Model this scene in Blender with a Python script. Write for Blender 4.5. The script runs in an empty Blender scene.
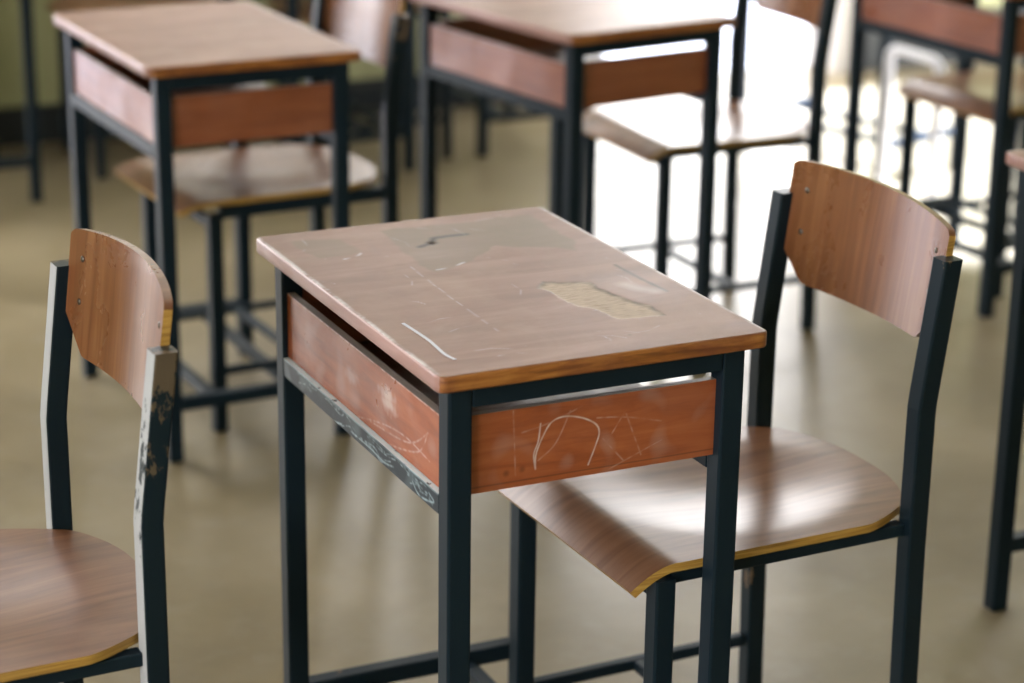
import bpy, bmesh, math, random
import numpy as np
from mathutils import Vector, Matrix, noise

random.seed(7)
scene = bpy.context.scene
COL = scene.collection

# ------------------------------------------------------------------ materials
def new_mat(name):
    m = bpy.data.materials.new(name)
    m.use_nodes = True
    nt = m.node_tree
    b = nt.nodes['Principled BSDF']
    return m, nt, b

def N(nt, kind, **kw):
    n = nt.nodes.new(kind)
    for k, v in kw.items():
        if k.startswith('i_'):
            n.inputs[k[2:].replace('_', ' ')].default_value = v
        else:
            setattr(n, k, v)
    return n

def ramp(nt, src, stops):
    r = nt.nodes.new('ShaderNodeValToRGB')
    el = r.color_ramp.elements
    while len(el) < len(stops):
        el.new(0.5)
    for e, (p, c) in zip(el, stops):
        e.position = p
        e.color = (*c, 1) if len(c) == 3 else c
    nt.links.new(src, r.inputs['Fac'])
    return r.outputs['Color']

def mix(nt, fac, a, b, mode='MIX'):
    n = nt.nodes.new('ShaderNodeMix')
    n.data_type = 'RGBA'
    n.blend_type = mode
    def put(sock, v):
        if isinstance(v, (tuple, list)):
            sock.default_value = (*v, 1) if len(v) == 3 else v
        elif isinstance(v, (int, float)):
            sock.default_value = v
        else:
            nt.links.new(v, sock)
    put(n.inputs[0], fac); put(n.inputs[6], a); put(n.inputs[7], b)
    return n.outputs[2]

def math_n(nt, op, a, b=0.5, clamp=False):
    n = nt.nodes.new('ShaderNodeMath'); n.operation = op; n.use_clamp = clamp
    for s, v in zip(n.inputs, (a, b)):
        if isinstance(v, (int, float)): s.default_value = v
        else: nt.links.new(v, s)
    return n.outputs[0]

def obj_coords(nt, scale=(1, 1, 1), rot=(0, 0, 0)):
    tc = nt.nodes.new('ShaderNodeTexCoord')
    mp = nt.nodes.new('ShaderNodeMapping')
    mp.inputs['Scale'].default_value = scale
    mp.inputs['Rotation'].default_value = rot
    nt.links.new(tc.outputs['Object'], mp.inputs['Vector'])
    # every copy gets its own patch of the pattern
    oi = nt.nodes.new('ShaderNodeObjectInfo')
    add = nt.nodes.new('ShaderNodeVectorMath'); add.operation = 'ADD'
    mul = nt.nodes.new('ShaderNodeVectorMath'); mul.operation = 'SCALE'
    nt.links.new(oi.outputs['Location'], mul.inputs[0]); mul.inputs['Scale'].default_value = 0.0
    rnd = nt.nodes.new('ShaderNodeCombineXYZ')
    k = math_n(nt, 'MULTIPLY', oi.outputs['Random'], 37.0)
    for i in range(3): nt.links.new(k, rnd.inputs[i])
    nt.links.new(mp.outputs['Vector'], add.inputs[0]); nt.links.new(rnd.outputs[0], add.inputs[1])
    return add.outputs[0]

def tex(nt, vec, scale, detail=4, rough=.55, dist=0):
    n = nt.nodes.new('ShaderNodeTexNoise')
    n.inputs['Scale'].default_value = scale; n.inputs['Detail'].default_value = detail
    n.inputs['Roughness'].default_value = rough; n.inputs['Distortion'].default_value = dist
    nt.links.new(vec, n.inputs['Vector'])
    return n.outputs['Fac']

def wood(name, dark, mid, light, grain=(6, 90, 90), rough=.35, coat=.0, blotch=.25, blotch_col=(.4, .3, .24),
         marks=None, bump=.02, spec=.5, rough_var=.15):
    m, nt, b = new_mat(name)
    v = obj_coords(nt, grain)
    g = tex(nt, v, 1.0, 6, .6, .6)
    c = ramp(nt, g, [(.28, dark), (.5, mid), (.72, light)])
    v2 = obj_coords(nt, (1, 1, 1))
    bl = tex(nt, v2, 9, 5, .65, .4)
    f = math_n(nt, 'MULTIPLY', ramp(nt, bl, [(.45, (0, 0, 0)), (.7, (1, 1, 1))]), blotch)
    c = mix(nt, f, c, blotch_col)
    if marks:
        a = nt.nodes.new('ShaderNodeVertexColor'); a.layer_name = 'wear'
        sp = nt.nodes.new('ShaderNodeSeparateColor'); nt.links.new(a.outputs['Color'], sp.inputs[0])
        fine = tex(nt, obj_coords(nt, (60, 260, 60)), 1, 4, .7)
        raw = ramp(nt, fine, [(.3, marks['raw_dark']), (.7, marks['raw'])])
        c = mix(nt, math_n(nt, 'MULTIPLY', sp.outputs[1], math_n(nt, 'MULTIPLY', bl, 1.15, True)), c, marks['stain'])
        c = mix(nt, sp.outputs[0], c, raw)
        c = mix(nt, sp.outputs[2], c, marks['dark'])
        c = mix(nt, a.outputs['Alpha'], c, marks['chalk'])
    nt.links.new(c, b.inputs['Base Color'])
    rr = nt.nodes.new('ShaderNodeMapRange')
    nt.links.new(bl, rr.inputs[0])
    rr.inputs['From Min'].default_value = .3; rr.inputs['From Max'].default_value = .7
    rr.inputs['To Min'].default_value = rough - rough_var; rr.inputs['To Max'].default_value = rough + rough_var
    if marks:
        mk = math_n(nt, 'MAXIMUM', sp.outputs[0], sp.outputs[2])
        mk = math_n(nt, 'MAXIMUM', mk, math_n(nt, 'MULTIPLY', sp.outputs[1], .5))
        nt.links.new(math_n(nt, 'MAXIMUM', rr.outputs[0], math_n(nt, 'MULTIPLY', mk, .56)), b.inputs['Roughness'])
    else:
        nt.links.new(rr.outputs[0], b.inputs['Roughness'])
    b.inputs['Specular IOR Level'].default_value = spec
    b.inputs['Coat Weight'].default_value = coat
    b.inputs['Coat Roughness'].default_value = .24
    bp_ = nt.nodes.new('ShaderNodeBump'); bp_.inputs['Strength'].default_value = .25
    bp_.inputs['Distance'].default_value = bump * .02
    nt.links.new(g, bp_.inputs['Height']); nt.links.new(bp_.outputs[0], b.inputs['Normal'])
    return m

def paint(name, base, chip, rough=.46, amount=.66, top=0.0, chalk=None):
    m, nt, b = new_mat(name)
    v = obj_coords(nt, (1, 1, .45))
    n1 = tex(nt, v, 38, 6, .7)
    n2 = tex(nt, v, 7, 3, .5)
    s = math_n(nt, 'ADD', math_n(nt, 'MULTIPLY', n1, .6), math_n(nt, 'MULTIPLY', n2, .4))
    if top:
        sx = nt.nodes.new('ShaderNodeSeparateXYZ'); tcc = nt.nodes.new('ShaderNodeTexCoord'); nt.links.new(tcc.outputs['Object'], sx.inputs[0])
        mr = nt.nodes.new('ShaderNodeMapRange'); nt.links.new(sx.outputs['Z'], mr.inputs[0])
        mr.inputs['From Min'].default_value = .55; mr.inputs['From Max'].default_value = .78; mr.inputs['To Min'].default_value = 0; mr.inputs['To Max'].default_value = top
        s = math_n(nt, 'ADD', s, mr.outputs[0])
    f = ramp(nt, s, [(amount, (0, 0, 0)), (amount + .015, (1, 1, 1))])
    tone = mix(nt, n2, tuple(x * .8 for x in base), tuple(x * 1.25 for x in base))
    c = mix(nt, f, tone, chip)
    if chalk:
        va = nt.nodes.new('ShaderNodeVertexColor'); va.layer_name = 'wear'
        c = mix(nt, va.outputs['Alpha'], c, chalk)
    nt.links.new(c, b.inputs['Base Color'])
    b.inputs['Roughness'].default_value = rough
    b.inputs['Specular IOR Level'].default_value = .18
    return m

MT = dict(raw=(.56, .43, .31), raw_dark=(.31, .215, .135), stain=(.150, .112, .062), dark=(.035, .02, .009), chalk=(.75, .70, .68))
M_TOP = wood('worn_veneer', (.165, .075, .048), (.245, .122, .080), (.33, .185, .130), (4, 24, 4), .48, 0, .60, (.38, .255, .185), None, .02, .5, .05)
M_TOP_MARKED = wood('worn_veneer_marked', (.165, .075, .048), (.245, .122, .080), (.33, .185, .130), (4, 24, 4), .48, 0, .60, (.38, .255, .185), MT, .02, .40, .05)
M_EDGE = wood('raw_wood_edge', (.10, .03, .008), (.30, .105, .022), (.48, .21, .05), (14, 60, 160), .45, 0, .8, (.17, .05, .02))
M_EDGE2 = wood('painted_edge', (.30, .15, .12), (.36, .19, .16), (.42, .24, .21), (30, 6, 60), .38, 0, .3, (.48, .34, .30))
M_PANEL = wood('red_brown_board', (.17, .042, .016), (.245, .066, .024), (.31, .095, .036), (7, 7, 70), .40, 0, .25, (.29, .12, .075), None, .02, .85)
MP = dict(raw=(.5, .3, .2), raw_dark=(.4, .2, .12), stain=(.22, .07, .04), dark=(.06, .02, .012), chalk=(.62, .50, .46))
M_PANEL_MARKED = wood('red_brown_board_marked', (.23, .054, .018), (.33, .086, .028), (.40, .12, .042), (7, 7, 70), .40, 0, .25, (.33, .13, .08), MP, .02)
M_BOARD = wood('box_inside_board', (.10, .06, .045), (.14, .085, .065), (.18, .115, .09), (5, 40, 5), .45, 0, .2, (.2, .15, .12))
M_SEAT = wood('varnished_seat_wood', (.115, .046, .020), (.175, .078, .038), (.235, .118, .064), (5, 60, 5), .32, .12, .08, (.33, .19, .13), None, .02, .38, .03)
M_BACK = wood('varnished_back_wood', (.12, .040, .013), (.185, .068, .024), (.26, .112, .045), (4, 55, 3.5), .28, .20, .04, (.36, .20, .12), None, .02, .5, .03)
M_PLY = wood('plywood_edge', (.20, .095, .018), (.42, .23, .045), (.56, .35, .09), (12, 12, 300), .5, 0, .25, (.30, .18, .05))
M_PAINT = paint('dark_blue_green_paint', (.0058, .0148, .0228), (.10, .06, .035))
M_PAINT_WORN = paint('chipped_dark_paint', (.0065, .0145, .0205), (.15, .10, .06), .36, .66, .12)
M_PAINT_CHALK = paint('scribbled_dark_paint', (.0085, .018, .026), (.10, .06, .035), .38, .66, 0, (.42, .55, .60))
M_RAILTOP = paint('pale_rail_top', (.62, .70, .72), (.05, .07, .08), .4, .58)  # pale top face of the scribbled rail, with dark chips
M_PAINT_CHIP = paint('flaking_dark_paint', (.0065, .0145, .0205), (.10, .075, .048), .36, .66, .19)
M_GLINT = paint('chipped_pale_glint', (.40, .41, .42), (.02, .03, .035), .4, .56)  # glancing light painted pale on the posts' front faces, broken by dark chips
M_BOLT, _nt, _b = new_mat('bolt_steel'); _b.inputs['Base Color'].default_value = (.16, .14, .12, 1); _b.inputs['Metallic'].default_value = .9; _b.inputs['Roughness'].default_value = .35
M_PAPER, _nt, _b = new_mat('white_paper'); _b.inputs['Base Color'].default_value = (.66, .65, .70, 1); _b.inputs['Roughness'].default_value = .6
M_WHITE, _nt, _b = new_mat('white_enamel'); _b.inputs['Base Color'].default_value = (.80, .80, .84, 1); _b.inputs['Roughness'].default_value = .35
M_TOPEDGE, _nt, _b = new_mat('worn_board_edge'); _b.inputs['Base Color'].default_value = (.30, .25, .22, 1); _b.inputs['Roughness'].default_value = .5

def floor_mat():
    m, nt, b = new_mat('polished_concrete')
    tc = nt.nodes.new('ShaderNodeTexCoord')
    v = tc.outputs['Object']
    a = tex(nt, v, 1.6, 6, .6, .3)
    f = tex(nt, v, 14, 6, .65, .2)
    c = ramp(nt, a, [(.3, (.135, .105, .056)), (.5, (.205, .162, .090)), (.7, (.29, .235, .145))])
    c = mix(nt, math_n(nt, 'MULTIPLY', ramp(nt, f, [(.5, (0, 0, 0)), (.72, (1, 1, 1))]), .35), c, (.29, .255, .185))
    c = mix(nt, math_n(nt, 'MULTIPLY', ramp(nt, f, [(.28, (1, 1, 1)), (.42, (0, 0, 0))]), .30), c, (.13, .105, .062))
    nt.links.new(c, b.inputs['Base Color'])
    r = nt.nodes.new('ShaderNodeMapRange'); nt.links.new(f, r.inputs[0])
    r.inputs['To Min'].default_value = .24; r.inputs['To Max'].default_value = .42
    nt.links.new(r.outputs[0], b.inputs['Roughness'])
    b.inputs['Specular IOR Level'].default_value = .5
    return m
M_FLOOR = floor_mat()

def plaster(name, c1, c2, rough=.6):
    m, nt, b = new_mat(name)
    tc = nt.nodes.new('ShaderNodeTexCoord')
    n = tex(nt, tc.outputs['Object'], 3.5, 5, .6)
    nt.links.new(ramp(nt, n, [(.3, c1), (.7, c2)]), b.inputs['Base Color'])
    b.inputs['Roughness'].default_value = rough
    return m
M_WALL = plaster('olive_green_wall_paint', (.36, .36, .175), (.42, .415, .215))
M_BASE = plaster('dark_baseboard_paint', (.014, .018, .020), (.02, .025, .027), .45)
M_CEIL = plaster('white_ceiling_paint', (.70, .70, .67), (.76, .76, .73))
M_JAMB = plaster('grey_jamb_paint', (.42, .39, .36), (.47, .44, .40))
M_BLOCKER = plaster('added_blocker_render', (.20, .19, .165), (.25, .24, .21))
M_GROUND_DIM = plaster('dimmed_ground_grey', (.115, .105, .10), (.15, .14, .135), .9)
M_OUT = plaster('pale_terrace_concrete', (.22, .215, .20), (.28, .27, .255), .8)

# ------------------------------------------------------------------ helpers
def link(name, me, parent=None, loc=(0, 0, 0), rz=0):
    o = bpy.data.objects.new(name, me)
    COL.objects.link(o)
    if parent is not None: o.parent = parent
    o.location = loc; o.rotation_euler = (0, 0, rz)
    return o

def mesh_from_bm(name, bm, mats, smooth=False):
    me = bpy.data.meshes.new(name)
    bmesh.ops.recalc_face_normals(bm, faces=bm.faces)
    bm.to_mesh(me); bm.free()
    for m in (mats if isinstance(mats, (list, tuple)) else [mats]): me.materials.append(m)
    if smooth:
        for p in me.polygons: p.use_smooth = True
    return me

def box_bm(bm, x0, x1, y0, y1, z0, z1, bev=0, seg=2):
    r = bmesh.ops.create_cube(bm, size=1)
    vs = r['verts']
    for v in vs:
        v.co = Vector(((x0 + x1) / 2 + v.co.x * (x1 - x0), (y0 + y1) / 2 + v.co.y * (y1 - y0), (z0 + z1) / 2 + v.co.z * (z1 - z0)))
    if bev:
        es = list({e for v in vs for e in v.link_edges})
        bmesh.ops.bevel(bm, geom=es, offset=bev, segments=seg, affect='EDGES', profile=.5)

def box_mesh(name, dims, mat, bev=0.002):
    bm = bmesh.new(); box_bm(bm, *dims, bev=bev)
    return mesh_from_bm(name, bm, mat)

def square_tube(name, secs, s, mat, bev=.003, mat_x=None):
    """square section swept through (x, y, z) centres, horizontal sections with rounded corners"""
    bm = bmesh.new()
    h = s / 2; b = bev
    prof = []
    for cx, cy, a0 in ((h - b, h - b, 0), (-h + b, h - b, 90), (-h + b, -h + b, 180), (h - b, -h + b, 270)):
        for k in range(3):
            a = math.radians(a0 + 45 * k)
            prof.append((cx + b * math.cos(a), cy + b * math.sin(a)))
    rings = []
    for (x, y, z) in secs:
        rings.append([bm.verts.new((x + px, y + py, z)) for px, py in prof])
    n = len(prof)
    for r0, r1 in zip(rings, rings[1:]):
        for i in range(n):
            bm.faces.new((r0[i], r0[(i + 1) % n], r1[(i + 1) % n], r1[i]))
    bm.faces.new(rings[0][::-1]); bm.faces.new(rings[-1])
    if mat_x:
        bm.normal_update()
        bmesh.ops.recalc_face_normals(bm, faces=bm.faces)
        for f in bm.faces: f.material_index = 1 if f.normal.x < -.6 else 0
    return mesh_from_bm(name, bm, [mat, mat_x] if mat_x else mat)

def seg_dist(px, py, pts):
    d = np.full(px.shape, 1e9)
    if len(pts) == 1:
        return np.hypot(px - pts[0][0], py - pts[0][1])
    for (ax, ay), (bx, by) in zip(pts, pts[1:]):
        vx, vy = bx - ax, by - ay
        t = np.clip(((px - ax) * vx + (py - ay) * vy) / (vx * vx + vy * vy + 1e-12), 0, 1)
        d = np.minimum(d, np.hypot(px - ax - t * vx, py - ay - t * vy))
    return d

def in_poly(px, py, poly):
    c = np.zeros(px.shape, bool)
    j = len(poly) - 1
    for i in range(len(poly)):
        xi, yi = poly[i]; xj, yj = poly[j]
        cond = ((yi > py) != (yj > py)) & (px < (xj - xi) * (py - yi) / (yj - yi + 1e-12) + xi)
        c ^= cond; j = i
    return c

def sdist(px, py, poly):
    d = seg_dist(px, py, poly + [poly[0]])
    return np.where(in_poly(px, py, poly), -d, d)

def smooth_curve(pts, n=8):
    if len(pts) < 3: return pts
    out = []
    P = [pts[0]] + list(pts) + [pts[-1]]
    for i in range(1, len(P) - 2):
        p0, p1, p2, p3 = [np.array(q) for q in P[i - 1:i + 3]]
        for k in range(n):
            t = k / n
            out.append(tuple(.5 * ((2 * p1) + (-p0 + p2) * t + (2 * p0 - 5 * p1 + 4 * p2 - p3) * t * t + (-p0 + 3 * p1 - 3 * p2 + p3) * t ** 3)))
    out.append(pts[-1])
    return out

def noise_arr(px, py, sc, seed=0):
    return np.array([noise.noise(Vector((x * sc, y * sc, seed))) for x, y in zip(px.ravel(), py.ravel())]).reshape(px.shape)

def stroke(d, w):
    return np.clip(1.2 - d / w, 0, 1)

def set_wear(me, arr):
    a = me.color_attributes.new('wear', 'FLOAT_COLOR', 'POINT')
    a.data.foreach_set('color', arr.astype(np.float32).ravel())

def tag(o, label=None, category=None, group=None, kind=None):
    if label: o['label'] = label
    if category: o['category'] = category
    if group: o['group'] = group
    if kind: o['kind'] = kind
    return o

# ------------------------------------------------------------------ marks on the central desk (desk-local metres)
PEEL = [(0.035, -0.043), (0.0516, -0.0227), (0.0705, -0.0352), (0.095, -0.0409), (0.1044, -0.0494), (0.1023, -0.0712), (0.1082, -0.1034), (0.114, -0.1351), (0.1265, -0.1619), (0.1241, -0.1989), (0.1042, -0.1947), (0.085, -0.1935), (0.0659, -0.1923), (0.0634, -0.1636), (0.0579, -0.1401), (0.0463, -0.1281), (0.0429, -0.0907), (0.0413, -0.0576)]
SLIT = [(0.1666, 0.0076), (0.1678, -0.0606), (0.1725, -0.1156)]
SMEAR = [(0.1389, -0.0714), (0.146, -0.0925), (0.1594, -0.1101)]
DOT = [(0.052, -0.247)]
STAIN = [(-0.0424, 0.262), (0.0765, 0.2597), (0.1725, 0.2683), (0.1691, 0.1899), (0.1679, 0.119), (0.1514, 0.0864), (0.116, 0.1158), (0.0653, 0.1369), (0.0081, 0.0888), (-0.0515, 0.0674), (-0.0559, 0.1061), (-0.0536, 0.1621)]
HOLE = [(-0.0046, 0.1857)]
CUT = [(-0.0255, 0.1747), (-0.0046, 0.1857), (0.0069, 0.2059), (0.0258, 0.2082), (0.053, 0.2071)]
STAIN2 = [(-0.1689, 0.266), (-0.1046, 0.2471), (-0.1037, 0.1848), (-0.1184, 0.1684), (-0.1599, 0.1782), (-0.1667, 0.2263)]
CHALK = [[(-0.134, 0.16), (-0.1149, 0.1669), (-0.1019, 0.1841), (-0.1031, 0.2076)], [(-0.0466, 0.0723), (-0.0238, 0.0772), (-0.0015, 0.0899)], [(-0.0711, 0.097), (-0.077, -0.0527), (-0.0785, -0.1844)]]
STRIP = [(-0.1674, -0.1102), (-0.1653, -0.1501), (-0.1647, -0.1836), (-0.1676, -0.2286), (-0.1643, -0.2503), (-0.1602, -0.251)]
YARCH = [[(-0.0728, 0.6141), (-0.0724, 0.6315), (-0.0645, 0.6512), (-0.0539, 0.667), (-0.0376, 0.6716), (-0.0156, 0.6667), (0.0013, 0.6572), (0.0064, 0.6459), (0.002, 0.6307), (-0.0067, 0.609)], [(-0.0673, 0.6673), (-0.0698, 0.6468), (-0.075, 0.6319), (-0.0728, 0.6141)]]
YFAINT = [[(0.0382, 0.6659), (0.0168, 0.6337)], [(0.0111, 0.6381), (0.0382, 0.6074)], [(0.0401, 0.6638), (0.0608, 0.611)], [(0.0029, 0.664), (0.0403, 0.6596), (0.086, 0.6483)], [(0.0869, 0.6249), (0.0197, 0.5995)], [(-0.101, 0.6877), (-0.0973, 0.6109)], [(-0.0898, 0.6602), (-0.0593, 0.6661), (-0.0159, 0.6806)], [(-0.0694, 0.6241), (-0.0479, 0.6418), (-0.0305, 0.6775)]]
YDOTS = [(-0.1089, 0.6145), (-0.0891, 0.6166)]
XBLOB = [(-0.087, 0.6574), (-0.0912, 0.6471), (0.0263, 0.6441)]
XLINE = [[(0.0926, 0.5762), (-0.0495, 0.6124), (-0.1367, 0.625), (-0.2123, 0.6203)], [(-0.0935, 0.5981), (-0.1784, 0.6196), (-0.2055, 0.649)], [(-0.0343, 0.6072), (-0.1507, 0.6212), (-0.2082, 0.6527)]]
RAIL = [[(0.0124, 0.579), (-0.0489, 0.5794), (-0.0933, 0.5774), (-0.1222, 0.582)], [(-0.1784, 0.5851), (-0.1989, 0.5755), (-0.2391, 0.5821), (-0.2258, 0.5885)], [(0.1773, 0.57), (0.0928, 0.5699), (0.044, 0.5773)]]


# ------------------------------------------------------------------ school desk
DD, DW, DH, DT = .4063, .5955, .75, .0185
LS = .0289
LX, LY = .1706, .2659     # leg centres
PLX, PLY = .185, .2803    # outer leg faces

def tabletop_mesh(name, res, marked):
    a, b, r = DD / 2, DW / 2, .010
    nx, ny = int(round(DD / res)), int(round(DW / res))
    X, Y = np.meshgrid(np.linspace(-a, a, nx + 1), np.linspace(-b, b, ny + 1), indexing='ij')
    Z = np.zeros_like(X)
    wear = np.zeros((*X.shape, 4))
    if marked:
        n1 = noise_arr(X, Y, 55, 1.0); n2 = noise_arr(X, Y, 160, 2.0); n3 = noise_arr(X, Y, 22, 3.0)
        sd = sdist(X, Y, PEEL) + .0035 * n1 + .0022 * n2
        peel = np.clip(.5 - sd / .0022, 0, 1)
        rim = stroke(seg_dist(X, Y, PEEL[0:10]) + .0012 * n2, .0075) * np.clip(.75 + 1.1 * n1, 0, 1) * np.clip(.9 - sd / .003, 0, 1)
        st = np.maximum(np.clip(.5 - (sdist(X, Y, STAIN) + .010 * n3 + .005 * n1) / .006, 0, 1),
                        np.clip(.5 - (sdist(X, Y, STAIN2) + .008 * n3 + .004 * n1) / .006, 0, 1) * .9)
        dark = np.maximum.reduce([.85 * rim, stroke(seg_dist(X, Y, SLIT) + .001 * n1, .0034) * .9,
                                  stroke(seg_dist(X, Y, DOT), .0028) * .7, stroke(seg_dist(X, Y, HOLE) + .0015 * n2, .0100),
                                  stroke(seg_dist(X, Y, CUT) + .001 * n2, .0065)])
        chalk = np.zeros_like(X)
        for q, c in enumerate(CHALK):
            chalk = np.maximum(chalk, stroke(seg_dist(X, Y, smooth_curve(c)), .0022 if q < 2 else .0013) * np.clip(.35 + 1.3 * n1, 0, .7 if q < 2 else .3))
        rng = random.Random(3)
        for k in range(30):
            x0, y0 = rng.uniform(-.19, .19), rng.uniform(-.28, .28)
            an, ln = rng.uniform(0, math.pi), rng.uniform(.015, .07)
            pts = [(x0, y0), (x0 + ln * .5 * math.cos(an), y0 + ln * .5 * math.sin(an)), (x0 + ln * math.cos(an + .25), y0 + ln * math.sin(an + .25))]
            chalk = np.maximum(chalk, stroke(seg_dist(X, Y, pts), .0012) * np.clip(.10 + .6 * n1, 0, .3))
        smear = np.clip(1 - seg_dist(X, Y, SMEAR) / .016, 0, 1) * .35
        edge = stroke((X + a) - .0012 - .0012 * n1, .0038) * np.clip(.65 + 1.0 * n3 + .6 * n2, .1, .9)
        edge = np.maximum(edge, stroke((a - X) - .001 - .001 * n1, .003) * .5)
        chalk = np.maximum.reduce([chalk, smear, edge])
        wear = np.stack([peel, st, dark, chalk], -1)
        Z = -.0003 * peel - .003 * stroke(seg_dist(X, Y, HOLE), .006)
    ex = np.abs(X) - (a - r); ey = np.abs(Y) - (b - r)
    m = (ex > 0) & (ey > 0)
    sc = np.ones_like(X); sc[m] = np.maximum(ex[m], ey[m]) / np.hypot(ex[m], ey[m])
    X2 = np.where(m, np.sign(X) * (a - r + ex * sc), X); Y2 = np.where(m, np.sign(Y) * (b - r + ey * sc), Y)
    verts = np.stack([X2, Y2, DH + Z], -1).reshape(-1, 3)
    idx = np.arange((nx + 1) * (ny + 1)).reshape(nx + 1, ny + 1)
    faces = np.stack([idx[:-1, :-1], idx[1:, :-1], idx[1:, 1:], idx[:-1, 1:]], -1).reshape(-1, 4).tolist()
    loop = list(idx[:, 0]) + list(idx[-1, 1:]) + list(idx[-2::-1, -1]) + list(idx[0, -2:0:-1])
    wl = wear.reshape(-1, 4)
    V = verts.tolist(); W = wl.tolist()
    mats = [0] * len(faces)
    e = .0018
    prev = loop
    L = len(loop)
    base = [V[i] for i in loop]
    for (out, dz) in ((e * .7, -e * .4), (e, -e * 1.2), (e, -DT + e), (e * .3, -DT)):
        cur = []
        for (x, y, z) in base:
            n = Vector((max(abs(x) - (a - r), 0) * (1 if x > 0 else -1), max(abs(y) - (b - r), 0) * (1 if y > 0 else -1), 0)).normalized()
            cur.append(len(V)); V.append([x + n.x * out, y + n.y * out, DH + dz]); W.append([0, 0, 0, 0])
        for k in range(L):
            faces.append([prev[k], cur[k], cur[(k + 1) % L], prev[(k + 1) % L]])
            x, y, _ = base[k]; x2, y2, _ = base[(k + 1) % L]
            mats.append(1 if abs(y2 + y) / 2 / b > abs(x + x2) / 2 / a else 2)
        prev = cur
    faces.append(prev); mats.append(0)
    me = bpy.data.meshes.new(name)
    me.from_pydata(V, [], faces)
    for mm in ((M_TOP_MARKED if marked else M_TOP), M_EDGE, M_EDGE2): me.materials.append(mm)
    me.polygons.foreach_set('material_index', mats)
    me.polygons.foreach_set('use_smooth', [True] * (len(faces) - 1) + [False])
    if marked: set_wear(me, np.array(W))
    bm = bmesh.new(); bm.from_mesh(me); bmesh.ops.recalc_face_normals(bm, faces=bm.faces); bm.to_mesh(me); bm.free()
    return me

def board_mesh(name, u0, u1, z0, z1, t, axis, face, marks_fn, res, mats):
    """upright board; axis 'y' faces -y (u = x), axis 'x' faces -x (u = y); face = coordinate of its outer face"""
    if marks_fn is None:
        bm = bmesh.new()
        if axis == 'y': box_bm(bm, u0, u1, face, face + t, z0, z1, bev=.0012)
        else: box_bm(bm, face, face + t, u0, u1, z0, z1, bev=.0012)
        bm.normal_update()
        for f in bm.faces: f.material_index = 1 if f.normal.z > .7 else 0
        me = bpy.data.meshes.new(name); bm.to_mesh(me); bm.free()
        for m in mats: me.materials.append(m)
        return me
    nu, nz = int((u1 - u0) / res), int((z1 - z0) / res)
    U, Z = np.meshgrid(np.linspace(u0, u1, nu + 1), np.linspace(z0, z1, nz + 1), indexing='ij')
    wear = marks_fn(U, Z).reshape(-1, 4)
    F = np.full(U.shape, face)
    V = (np.stack([U, F, Z], -1) if axis == 'y' else np.stack([F, U, Z], -1)).reshape(-1, 3).tolist()
    idx = np.arange((nu + 1) * (nz + 1)).reshape(nu + 1, nz + 1)
    faces = np.stack([idx[:-1, :-1], idx[1:, :-1], idx[1:, 1:], idx[:-1, 1:]], -1).reshape(-1, 4).tolist()
    mi = [0] * len(faces)
    loop = list(idx[:, 0]) + list(idx[-1, 1:]) + list(idx[-2::-1, -1]) + list(idx[0, -2:0:-1])
    cur = []
    for i in loop:
        x, y, z = V[i]; cur.append(len(V)); V.append([x, y + t, z] if axis == 'y' else [x + t, y, z])
    L = len(loop)
    for k in range(L):
        faces.append([loop[k], loop[(k + 1) % L], cur[(k + 1) % L], cur[k]])
        mi.append(1 if V[loop[k]][2] > z1 - 1e-6 and V[loop[(k + 1) % L]][2] > z1 - 1e-6 else 0)
    faces.append(cur); mi.append(0)
    me = bpy.data.meshes.new(name); me.from_pydata(V, [], faces)
    for m in mats: me.materials.append(m)
    me.polygons.foreach_set('material_index', mi)
    W = np.zeros((len(V), 4)); W[:len(wear)] = wear
    set_wear(me, W)
    bm = bmesh.new(); bm.from_mesh(me); bmesh.ops.recalc_face_normals(bm, faces=bm.faces); bm.to_mesh(me); bm.free()
    return me

def front_marks(U, Z):
    n = noise_arr(U, Z, 120, 5.); n3 = noise_arr(U, Z, 30, 6.)
    ch = np.zeros_like(U)
    for c in YARCH: ch = np.maximum(ch, stroke(seg_dist(U, Z, smooth_curve(c)), .0011) * np.clip(.8 + .6 * n, .3, 1))
    for c in YFAINT: ch = np.maximum(ch, stroke(seg_dist(U, Z, smooth_curve(c)), .0010) * np.clip(.20 + .4 * n, .03, .35))
    ch = np.maximum(ch, np.clip(n3 - .25, 0, 1) * .35)
    dk = np.zeros_like(U)
    for q in YDOTS: dk = np.maximum(dk, stroke(seg_dist(U, Z, [q]), .0045) * .5)
    dk = np.maximum(dk, stroke(np.abs(Z - .6035), .0010) * .6)
    return np.stack([np.zeros_like(U), np.clip(n3, 0, 1) * .5, dk, ch], -1)

def side_marks(U, Z):
    n = noise_arr(U, Z, 110, 7.); n3 = noise_arr(U, Z, 25, 8.)
    ch = np.zeros_like(U)
    for i, q in enumerate(XBLOB):
        ch = np.maximum(ch, np.clip(1.3 - np.hypot((U - q[0]) / .022, (Z - q[1]) / .010) + .5 * n, 0, 1) * (.75 if i < 2 else .35))
    for c in XLINE: ch = np.maximum(ch, stroke(seg_dist(U, Z, smooth_curve(c)), .0013) * np.clip(.35 + .7 * n, .05, .6))
    ch = np.maximum(ch, np.clip(n3 - .2, 0, 1) * .4)
    ch = np.maximum(ch, stroke(.6845 - Z, .0016) * np.clip(.5 + n, 0, .8))
    return np.stack([np.zeros_like(U), np.clip(n3, 0, 1) * .5, np.zeros_like(U), ch], -1)

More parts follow.
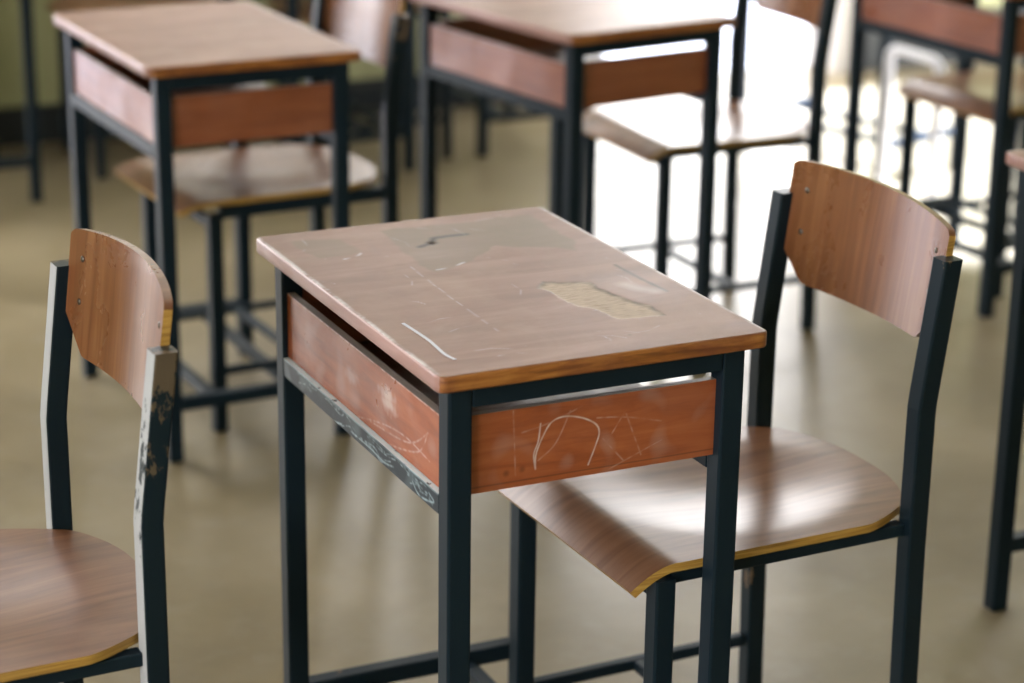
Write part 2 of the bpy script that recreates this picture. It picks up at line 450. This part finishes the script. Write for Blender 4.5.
def rail_marks(U, Z):
    n = noise_arr(U, Z, 140, 9.); n3 = noise_arr(U, Z, 28, 11.)
    ch = np.zeros_like(U)
    for c in RAIL: ch = np.maximum(ch, stroke(seg_dist(U, Z, smooth_curve(c)), .0015) * np.clip(.55 + .6 * n, .15, .9))
    rng = random.Random(5)
    for k in range(26):
        u = rng.uniform(-.24, .16); z = rng.uniform(.577, .594)
        c = [(u, z), (u + rng.uniform(.01, .03), z + rng.uniform(-.006, .006)), (u + rng.uniform(.03, .06), z + rng.uniform(-.006, .006))]
        ch = np.maximum(ch, stroke(seg_dist(U, Z, smooth_curve(c)), .0013) * np.clip(.25 + .6 * n, 0, .5))
    ch = np.maximum(ch, stroke(.5975 - Z, .0024) * np.clip(.65 + .8 * n3, .1, .9))  # broken pale strip along the rail's top edge
    ch = np.maximum(ch, np.clip(n3 - .1, 0, 1) * .3)
    z0 = np.zeros_like(U)
    return np.stack([z0, z0, z0, ch], -1)

def make_desk(marked, mesh_cache={}):
    root = link('school_desk', None)
    R = lambda name, me: link(name, me, root)
    top = R('tabletop', tabletop_mesh('tabletop', .002 if marked else .02, marked))
    for sx, sy in ((-1, 1), (1, 1), (1, -1), (-1, -1)):
        x, y = sx * LX, sy * LY
        R('leg', square_tube('desk_leg', [(x, y, 0), (x, y, DH - DT)], LS, M_PAINT))
    h = LS / 2
    for s in (-1, 1):
        R('top_rail', box_mesh('top_rail', (-LX + h, LX - h, s * LY - h + .0005, s * LY + h - .0005, DH - DT - .0285, DH - DT), M_PAINT))
        if marked and s < 0:
            R('side_rail', board_mesh('side_rail_scribbled', -LY + h, LY - h, .5735, .5975, .0279, 'x', -.1845, rail_marks, .0010, [M_PAINT_CHALK, M_RAILTOP]))
        else:
            R('side_rail', box_mesh('side_rail', (s * LX - h + .0005, s * LX + h - .0005, -LY + h, LY - h, .5735, .5975), M_PAINT, .0025))
        R('stretcher', box_mesh('desk_stretcher', (-LX + h, LX - h, s * LY - .0125, s * LY + .0125, .0975, .1225), M_PAINT, .0025))
    for s in (-1, 1):
        R('crossbar', box_mesh('desk_crossbar', (s * .080 - .011, s * .080 + .011, -LY + .0125, LY - .0125, .0915, .1095), M_PAINT, .0025))
    pm = M_PANEL_MARKED if marked else M_PANEL
    R('front_panel', board_mesh('front_panel', -.2514, .2514, .5985, .685, .010, 'x', -.1780, side_marks if marked else None, .0012, [pm, M_TOPEDGE]))
    R('side_panel', board_mesh('side_panel', -.1560, .1560, .5965, .689, .010, 'y', -.2660, front_marks if marked else None, .0008, [pm, M_TOPEDGE]))
    R('side_panel', board_mesh('side_panel', -.1560, .1560, .5965, .689, .010, 'y', .2560, None, 1, [M_PANEL, M_TOPEDGE]))
    R('bottom_board', box_mesh('bottom_board', (-.168, .1845, -.256, .256, .5977, .6045), M_BOARD, .001))
    return root

# ------------------------------------------------------------------ school chair
CW, CD, CS = .358, .367, .027
SEAT_Z = .451

def hw(x):
    if x < .29: return .190 - .006 * max(0, (.02 - x) / .07)
    if x < .365: return .190 - .036 * ((x - .29) / .075) ** 1.35
    t = min((x - .365) / .049, 1); return .154 - .068 * t ** 1.3

def seat_z(x, y, drop=.029):
    z = SEAT_Z
    if x < .014:
        t = (.014 - x) / .059; z -= drop * t ** 1.7
    bx, by = (x - .20) / .19, y / .165
    q = bx * bx + by * by
    if q < 1: z -= .013 * (1 - q) ** 1.9
    return z

def seat_mesh(dx=0.0, dz=0.0, drop=.029):
    nx, ny, t = 64, 40, .011
    x0, x1 = -.045, .414
    V = []; F = []; MI = []
    def row(k, low):
        out = []
        for i in range(nx + 1):
            u = i / nx
            x = x0 + (x1 - x0) * (u if u < .8 else .8 + .2 * (1 - (1 - (u - .8) / .2) ** 1.4))
            r = []
            for j in range(ny + 1):
                s = j / ny * 2 - 1
                y = s * hw(x)
                xx = x
                if u > .9: xx -= .010 * (abs(s) ** 3) * (u - .9) / .1
                z = seat_z(x, y, drop)
                if low:
                    e = 1e-3
                    nrm = Vector((-(seat_z(x + e, y, drop) - seat_z(x - e, y, drop)) / (2 * e), -(seat_z(x, y + e, drop) - seat_z(x, y - e, drop)) / (2 * e), 1)).normalized()
                    xx -= nrm.x * t; y2 = y; z -= nrm.z * t
                r.append(len(V)); V.append((xx + dx, y, z + dz))
            out.append(r)
        return out
    top, bot = row(0, False), row(1, True)
    for g, flip in ((top, 0), (bot, 1)):
        for i in range(nx):
            for j in range(ny):
                f = [g[i][j], g[i + 1][j], g[i + 1][j + 1], g[i][j + 1]]
                F.append(f[::-1] if flip else f); MI.append(0)
    lp = lambda g: [g[i][0] for i in range(nx + 1)] + [g[nx][j] for j in range(1, ny + 1)] + [g[i][ny] for i in range(nx - 1, -1, -1)] + [g[0][j] for j in range(ny - 1, 0, -1)]
    a, b = lp(top), lp(bot)
    side_start = len(F)
    for k in range(len(a)):
        F.append([a[k], b[k], b[(k + 1) % len(a)], a[(k + 1) % len(a)]]); MI.append(1)
    me = bpy.data.meshes.new('seat'); me.from_pydata(V, [], F)
    me.materials.append(M_SEAT); me.materials.append(M_PLY)
    me.polygons.foreach_set('material_index', MI)
    bm = bmesh.new(); bm.from_mesh(me); bmesh.ops.recalc_face_normals(bm, faces=bm.faces)
    for f in bm.faces: f.smooth = True
    for e in bm.edges:
        if len(e.link_faces) == 2 and e.link_faces[0].material_index != e.link_faces[1].material_index: e.smooth = False
    bm.to_mesh(me); bm.free()
    return me

def back_point(s, v, off, low=0.0, dz=0.0, arch=.006, half=.172, tilt=.007):
    """s -1..1 across, v 0..1 up"""
    y = s * half
    ztop = .818 + dz + tilt * s + arch * (1 - s * s) - .006 * max(0, (abs(s) - .93) / .07) ** 2
    A = abs(s)
    zlow = .664 + low - .003 * (1 - s * s)
    if A > .74: zlow += .046 * ((A - .74) / .26) ** 1.1
    z = zlow + (ztop - zlow) * v
    R = .60
    cx = math.sqrt(R * R - y * y) - math.sqrt(R * R - half * half)
    lean = .13 * (z - .614)
    x = CD + .008 + lean + cx + off * .991
    return (x, y * (1 - off * .0), z - off * .13)

def backrest_mesh(*bk):
    nu, nv, t = 48, 20, .010
    V = []; F = []; MI = []
    g = {}
    for k, off in enumerate((-t / 2, t / 2)):
        for i in range(nu + 1):
            s = i / nu * 2 - 1
            for j in range(nv + 1):
                g[k, i, j] = len(V); V.append(back_point(s, j / nv, off, *bk))
        for i in range(nu):
            for j in range(nv):
                F.append([g[k, i, j], g[k, i, j + 1], g[k, i + 1, j + 1], g[k, i + 1, j]]); MI.append(0)
    lp = [(i, 0) for i in range(nu + 1)] + [(nu, j) for j in range(1, nv + 1)] + [(i, nv) for i in range(nu - 1, -1, -1)] + [(0, j) for j in range(nv - 1, 0, -1)]
    for q in range(len(lp)):
        p0, p1 = lp[q], lp[(q + 1) % len(lp)]
        F.append([g[(0, *p0)], g[(0, *p1)], g[(1, *p1)], g[(1, *p0)]]); MI.append(1 if p0[0] == p1[0] else 0)
    me = bpy.data.meshes.new('backrest'); me.from_pydata(V, [], F)
    me.materials.append(M_BACK); me.materials.append(M_PLY)
    me.polygons.foreach_set('material_index', MI)
    bm = bmesh.new(); bm.from_mesh(me); bmesh.ops.recalc_face_normals(bm, faces=bm.faces)
    for f in bm.faces: f.smooth = True
    for e in bm.edges:
        if len(e.link_faces) == 2 and e.link_faces[0].normal.dot(e.link_faces[1].normal) < .5: e.smooth = False
    bm.to_mesh(me); bm.free()
    return me

def bolt_mesh(s, v, bk=()):
    p = Vector(back_point(s, v, -.005, *bk)); e = Vector(back_point(s + .02, v, -.005, *bk)) - p; n = Vector((0, 0, 1)).cross(e).normalized()
    if n.x > 0: n = -n
    bm = bmesh.new()
    bmesh.ops.create_uvsphere(bm, u_segments=12, v_segments=6, radius=.0042)
    for w in bm.verts: w.co.z *= .45
    q = Vector((0, 0, 1)).rotation_difference(n)
    bmesh.ops.transform(bm, matrix=Matrix.Translation(p) @ q.to_matrix().to_4x4(), verts=bm.verts)
    return mesh_from_bm('bolt', bm, M_BOLT, True)

def make_chair(post_mat, seat_me, back_me, glint_mat=None, lift=0.0, bk=()):
    root = link('school_chair', None)
    R = lambda name, me, p=None: link(name, me, p or root)
    R('seat', seat_me)
    ply = R('backrest', back_me)
    for s in (-.83, .83):
        for v in (.36, .74): R('bolt', bolt_mesh(s, v, bk), ply)
    h = CS / 2; w = CW / 2
    for s in (-1, 1):
        R('leg', square_tube('chair_leg', [(0, s * w, 0), (0, s * w, .431)], CS, M_PAINT))
        R('back_post', square_tube('back_post', [(CD + .008, s * w, 0), (CD, s * w, .40), (CD, s * w, .590), (CD + .002, s * w, .610), (CD + .023, s * w, .78)], CS, post_mat, .003, glint_mat))
        R('side_rail', box_mesh('chair_side_rail', (h - .001, CD - h + .001, s * (w - .008) - .0095, s * (w - .008) + .0095, .4195, .4365 + lift), M_PAINT, .0025))
        R('stretcher', box_mesh('chair_stretcher', (h - .001, CD - h + .004, s * w - .008, s * w + .008, .1105, .1265), M_PAINT, .0025))
    R('front_rail', box_mesh('chair_front_rail', (-.009, .009, -w + h - .001, w - h + .001, .402, .420), M_PAINT, .0025))
    R('crossbar', box_mesh('chair_crossbar', (.172, .188, -w + .008, w - .008, .1105, .1265), M_PAINT, .0025))
    return root

def copy_tree(o, parent=None):
    c = o.copy(); COL.objects.link(c)
    if parent is not None: c.parent = parent
    for ch in list(o.children):
        copy_tree(ch, c)
    return c

def place(o, x, y, rz, label, cat, group):
    o.location = (x, y, 0); o.rotation_euler = (0, 0, rz)
    tag(o, label, cat, group)
    return o

GD, GC = 'wooden school desks on the classroom floor', 'plywood school chairs on the classroom floor'
main_desk = place(make_desk(True), 0, 0, 0, 'central school desk with peeled veneer patch and chalk scribbles on its red-brown side panels', 'desk', GD)
desk0 = make_desk(False)
DESKS = [
    (.172, 1.705, .034, 'school desk behind the central one at upper left, pink-lit front panel, whole chair tucked in'),
    (.964, 1.731, .152, 'school desk at top centre beyond the central desk, its top glaring white from the doorway'),
    (2.12, 1.846, .060, 'school desk at upper right corner, only its red-brown front panel and legs in view'),
    (1.198, .018, -.01, 'school desk cut off at the right edge, one tabletop corner and dark leg showing'),
    (.06, 3.66, 0, 'school desk at far left against the green wall, only its dark leg in view'),
    (1.11, 3.60, 0, 'school desk by the green wall, hidden behind the upper left desk and chair'),
    (2.516, 2.983, .279, 'school desk turned askew before the bright doorway, its thin legs behind the upper right desk'),
    (1.715, 3.68, 0, 'school desk by the back wall, its legs seen beneath the top centre desk'),
]
for i, (x, y, a, lab) in enumerate(DESKS):
    place(desk0 if i == 0 else copy_tree(desk0), x, y, a, lab, 'desk', GD)

seat_me, back_me = seat_mesh(), backrest_mesh()
chair0 = make_chair(M_PAINT_WORN, seat_me, back_me)
chairA = make_chair(M_PAINT_CHIP, seat_me, backrest_mesh(.016, .007, .010, .167, 0), M_GLINT, 0, (.016, .007, .010, .167, 0))
chairB = make_chair(M_PAINT_WORN, seat_mesh(-.026, .009, .016), back_me, None, .009)
place(chairB, .128, 1.734, .06, 'school chair tucked under the upper left desk', 'chair', GC)
place(chairA, -0.8659, -0.0157, 0.036, 'nearest school chair at left edge, backrest upright, chipped dark posts with a pale glint painted on their fronts', 'chair', GC)
CHAIRS = [
    (.1125, -.046, .026, 'school chair at right, its glossy seat pushed under the central desk'),
    (1.168, 1.837, -.02, 'school chair pulled out at the top centre desk, seat shining white before the doorway'),
    (2.07, 1.865, .06, 'school chair under the upper right corner desk, brownish grey seat'),
    (.455, 3.75, 0, 'school chair by the green wall at top left, behind the upper left desk corner'),
    (1.06, 3.60, 0, 'school chair by the green wall, in the gap between upper left and top centre desks'),
]
for i, (x, y, a, lab) in enumerate(CHAIRS):
    place(chair0 if i == 0 else copy_tree(chair0), x, y, a, lab, 'chair', GC)

# paper strip lying on the central desk
def strip_mesh():
    pts = smooth_curve(STRIP[:5], 6)
    bm = bmesh.new(); rows = []
    for i, (x, y) in enumerate(pts):
        p0, p1 = pts[max(i - 1, 0)], pts[min(i + 1, len(pts) - 1)]
        t = Vector((p1[0] - p0[0], p1[1] - p0[1])).normalized(); n = Vector((-t.y, t.x)); wd = .0019
        q = []
        for dz in (.0002, .0009):
            for s in (-1, 1):
                q.append(bm.verts.new((x + n.x * wd * s, y + n.y * wd * s, DH + dz)))
        rows.append([q[0], q[1], q[3], q[2]])
    for a, b in zip(rows, rows[1:]):
        for k in range(4): bm.faces.new((a[k], a[(k + 1) % 4], b[(k + 1) % 4], b[k]))
    bm.faces.new(rows[0]); bm.faces.new(rows[-1][::-1])
    return mesh_from_bm('paper_strip', bm, M_PAPER)
tag(link('paper_strip', strip_mesh()), 'thin white paper strip lying near the front corner of the central desk', 'paper strip')

# white tubular frame standing behind the upper right chair
def tube_frame_mesh():
    a, b = Vector((2.335, 2.535, .42)), Vector((2.345, 2.325, .42))
    d = (b - a).normalized(); r = .03
    pts = [Vector((a.x, a.y, 0))] + [a + Vector((0, 0, -r)) + d * (r * (1 - math.cos(t))) + Vector((0, 0, r * math.sin(t))) for t in (0, .4, .8, 1.2, 1.571)]
    pts += [b + Vector((0, 0, -r)) - d * (r * (1 - math.cos(t))) + Vector((0, 0, r * math.sin(t))) for t in (1.571, 1.2, .8, .4, 0)] + [Vector((b.x, b.y, 0))]
    bm = bmesh.new(); n = 14; rad = .0135; rings = []
    for i, p in enumerate(pts):
        t = (pts[min(i + 1, len(pts) - 1)] - pts[max(i - 1, 0)]).normalized()
        u = t.cross(Vector((d.y, -d.x, 0))).normalized(); v = t.cross(u).normalized()
        rings.append([bm.verts.new(p + (u * math.cos(2 * math.pi * k / n) + v * math.sin(2 * math.pi * k / n)) * rad) for k in range(n)])
    for q, w_ in zip(rings, rings[1:]):
        for k in range(n): bm.faces.new((q[k], q[(k + 1) % n], w_[(k + 1) % n], w_[k]))
    bm.faces.new(rings[0]); bm.faces.new(rings[-1][::-1])
    return mesh_from_bm('tube_frame', bm, M_WHITE, True)
tag(link('tube_frame', tube_frame_mesh()), 'white metal tube bent into an arch, standing behind the upper right chair', 'metal frame')

# ------------------------------------------------------------------ room
def struct(name, boxes, mat, bev=0):
    bm = bmesh.new()
    for b in boxes: box_bm(bm, *b, bev=bev)
    return tag(link(name, mesh_from_bm(name, bm, mat)), kind='structure')
X0, X1, Y0, Y1, ZC = -3.2, 4.7, -4.6, 4.06, 3.75
DX0, DX1, DHT = 2.21, 3.20, 2.25
T = .16
struct('floor', [(X0 - T, X1 + T, Y0 - T, Y1 + T, -.1, 0)], M_FLOOR)
struct('ceiling', [(X0 - T, X1 + T, Y0 - T, Y1 + T, ZC, ZC + .1)], M_CEIL)
BW = [(.55, 1.85)]
LD0, LD1 = -2.0, -.50
BZ0, BZ1 = .95, 2.45
LDH = 3.5
bw = [(X0 - T, DX0, Y1, Y1 + T, 0, BZ0), (X0 - T, LD0, Y1, Y1 + T, BZ1, ZC), (LD0, LD1, Y1, Y1 + T, LDH, ZC), (LD1, DX0, Y1, Y1 + T, BZ1, 2.75), (LD1, 1.0, Y1, Y1 + T, 3.5, ZC), (1.0, DX0, Y1, Y1 + T, 2.75, ZC)]
bw[0] = (X0 - T, LD0, Y1, Y1 + T, 0, BZ0); bw.append((LD1, DX0, Y1, Y1 + T, 0, BZ0))
xs = [X0 - T, LD0, LD1] + [q for w_ in BW for q in w_] + [DX0]
for a, b in zip(xs[0::2], xs[1::2]): bw.append((a, b, Y1, Y1 + T, BZ0, BZ1))
struct('wall_back', bw + [(DX1, X1 + T, Y1, Y1 + T, 0, ZC), (DX0, DX1, Y1, Y1 + T, DHT, ZC)], M_WALL)
struct('trim_1', [(DX0 - .02, DX0 + .02, Y1 - .02, Y1 + T + .02, 0, DHT), (DX1 - .03, DX1 + .05, Y1 - .02, Y1 + T + .02, 0, DHT), (DX0 - .02, DX1 + .05, Y1 - .02, Y1 + T + .02, DHT, DHT + .05)], M_JAMB)
struct('trim_2', [(LD0 - .03, LD0 + .03, Y1 - .02, Y1 + T + .02, 0, LDH), (LD1 - .03, LD1 + .03, Y1 - .02, Y1 + T + .02, 0, LDH)], M_JAMB)
struct('baseboard_back', [(X0, LD0 - .03, Y1 - .018, Y1, 0, .112), (LD1 + .03, DX0 - .02, Y1 - .018, Y1, 0, .112)], M_BASE)
struct('baseboard_right', [(DX1 + .05, X1, Y1 - .018, Y1, 0, .19)], M_BASE)
WZ0, WZ1 = .85, 2.6
wins = [(-4.1, -2.5), (-2.2, -.6)]
bx = [(X0 - T, X0, Y0 - T, Y1 + T, 0, WZ0), (X0 - T, X0, Y0 - T, Y1 + T, WZ1, ZC)]
ys = [Y0 - T] + [q for w_ in wins for q in w_] + [Y1 + T]
for a, b in zip(ys[0::2], ys[1::2]): bx.append((X0 - T, X0, a, b, WZ0, WZ1))
struct('wall_left', bx, M_WALL)
for i, (a, b) in enumerate(wins):
    fr = [(X0 - .10, X0 - .05, a, a + .05, WZ0, WZ1), (X0 - .10, X0 - .05, b - .05, b, WZ0, WZ1), (X0 - .10, X0 - .05, a, b, WZ0, WZ0 + .05), (X0 - .10, X0 - .05, a, b, WZ1 - .05, WZ1), (X0 - .10, X0 - .05, (a + b) / 2 - .025, (a + b) / 2 + .025, WZ0, WZ1)]
    struct('window_%d' % (i + 1), fr, M_JAMB)
for i, (a, b) in enumerate(BW):
    y = Y1 + .06
    fr = [(a, a + .05, y, y + .05, BZ0, BZ1), (b - .05, b, y, y + .05, BZ0, BZ1), (a, b, y, y + .05, BZ0, BZ0 + .05), (a, b, y, y + .05, BZ1 - .05, BZ1), ((a + b) / 2 - .025, (a + b) / 2 + .025, y, y + .05, BZ0, BZ1)]
    struct('window_%d' % (i + 3), fr, M_JAMB)
struct('baseboard_left', [(X0, X0 + .018, Y0, Y1, 0, .112)], M_BASE)
RD0, RD1, RH = 2.05, 3.95, 2.3
struct('wall_right', [(X1, X1 + T, Y0 - T, RD0, 0, ZC), (X1, X1 + T, RD1, Y1 + T, 0, ZC), (X1, X1 + T, RD0, RD1, RH, ZC)], M_WALL)
struct('trim_3', [(X1 - .02, X1 + T + .02, RD0 - .03, RD0 + .03, 0, RH), (X1 - .02, X1 + T + .02, RD1 - .03, RD1 + .03, 0, RH)], M_JAMB)
struct('wall_outside_blocker', [(.35, 3.0, 7.4, 7.7, -.2, 7)], M_BLOCKER)  # unseen wall, added to dim what the back windows reflect indoors
struct('wall_front', [(X0 - T, X1 + T, Y0 - T, Y0, 0, ZC)], M_WALL)
struct('ground', [(1.95, 16, -14, 16, -.25, -.12), (-14, 1.95, -14, Y1 + T, -.25, -.12)], M_OUT)
struct('ground_dimmed', [(-14, 1.95, Y1 + T, 16, -.25, -.12)], M_GROUND_DIM)  # unseen ground, set apart and darkened to cut glare through the back openings

# ------------------------------------------------------------------ light
w = bpy.data.worlds.new('sky'); scene.world = w; w.use_nodes = True
bgn = w.node_tree.nodes['Background']
bgn.inputs['Color'].default_value = (1.0, .985, .985, 1)
bgn.inputs['Strength'].default_value = 7.0

def portal(loc, rot, sx, sy):
    l = bpy.data.lights.new('daylight_portal', 'AREA'); l.shape = 'RECTANGLE'; l.size = sx; l.size_y = sy
    l.cycles.is_portal = True
    o = bpy.data.objects.new('daylight_portal', l); COL.objects.link(o); o.location = loc; o.rotation_euler = rot
for a, b in wins: portal((X0 - T, (a + b) / 2, (WZ0 + WZ1) / 2), (0, math.radians(-90), 0), WZ1 - WZ0, b - a)
portal(((LD1 + 1.0) / 2, Y1 + T, 3.125), (math.radians(-90), 0, 0), 1.0 - LD1, .75)
portal((X1 + T, (RD0 + RD1) / 2, RH / 2), (0, math.radians(90), 0), RH, RD1 - RD0)
portal(((LD0 + LD1) / 2, Y1 + T, LDH / 2), (math.radians(-90), 0, 0), LD1 - LD0, LDH)
for a, b in BW: portal(((a + b) / 2, Y1 + T, (BZ0 + BZ1) / 2), (math.radians(-90), 0, 0), b - a, BZ1 - BZ0)
portal(((DX0 + DX1) / 2, Y1 + T, DHT / 2), (math.radians(-90), 0, 0), DX1 - DX0, DHT)

sd = bpy.data.lights.new('sun', 'SUN'); sd.energy = 48; sd.angle = math.radians(3); sd.color = (.70, .82, 1.2)
so = bpy.data.objects.new('sun', sd); COL.objects.link(so)
so.rotation_euler = Vector((-1, -.06, -.86)).to_track_quat('-Z', 'Y').to_euler()
# ------------------------------------------------------------------ camera
f_px, yaw, pitch, roll = 2225.28, math.radians(64.5333), math.radians(18.3578), math.radians(.7923)
fw = Vector((math.cos(pitch) * math.cos(yaw), math.cos(pitch) * math.sin(yaw), -math.sin(pitch)))
rt = Vector((math.sin(yaw), -math.cos(yaw), 0)); up = rt.cross(fw)
r2 = rt * math.cos(roll) + up * math.sin(roll); u2 = -rt * math.sin(roll) + up * math.cos(roll)
cam = bpy.data.cameras.new('camera'); co = bpy.data.objects.new('camera', cam); COL.objects.link(co)
co.matrix_world = Matrix(((r2.x, u2.x, -fw.x, -1.0910), (r2.y, u2.y, -fw.y, -2.3388), (r2.z, u2.z, -fw.z, 1.5299), (0, 0, 0, 1)))
cam.sensor_fit = 'HORIZONTAL'; cam.sensor_width = 23.5; cam.lens = f_px * 23.5 / 1024
cam.dof.use_dof = True; cam.dof.focus_distance = 2.58; cam.dof.aperture_fstop = 1.9
scene.camera = co

vs = scene.view_settings
vs.view_transform = 'Standard'; vs.look = 'None'; vs.gamma = 1; vs.use_curve_mapping = False
vs.exposure = 0.85
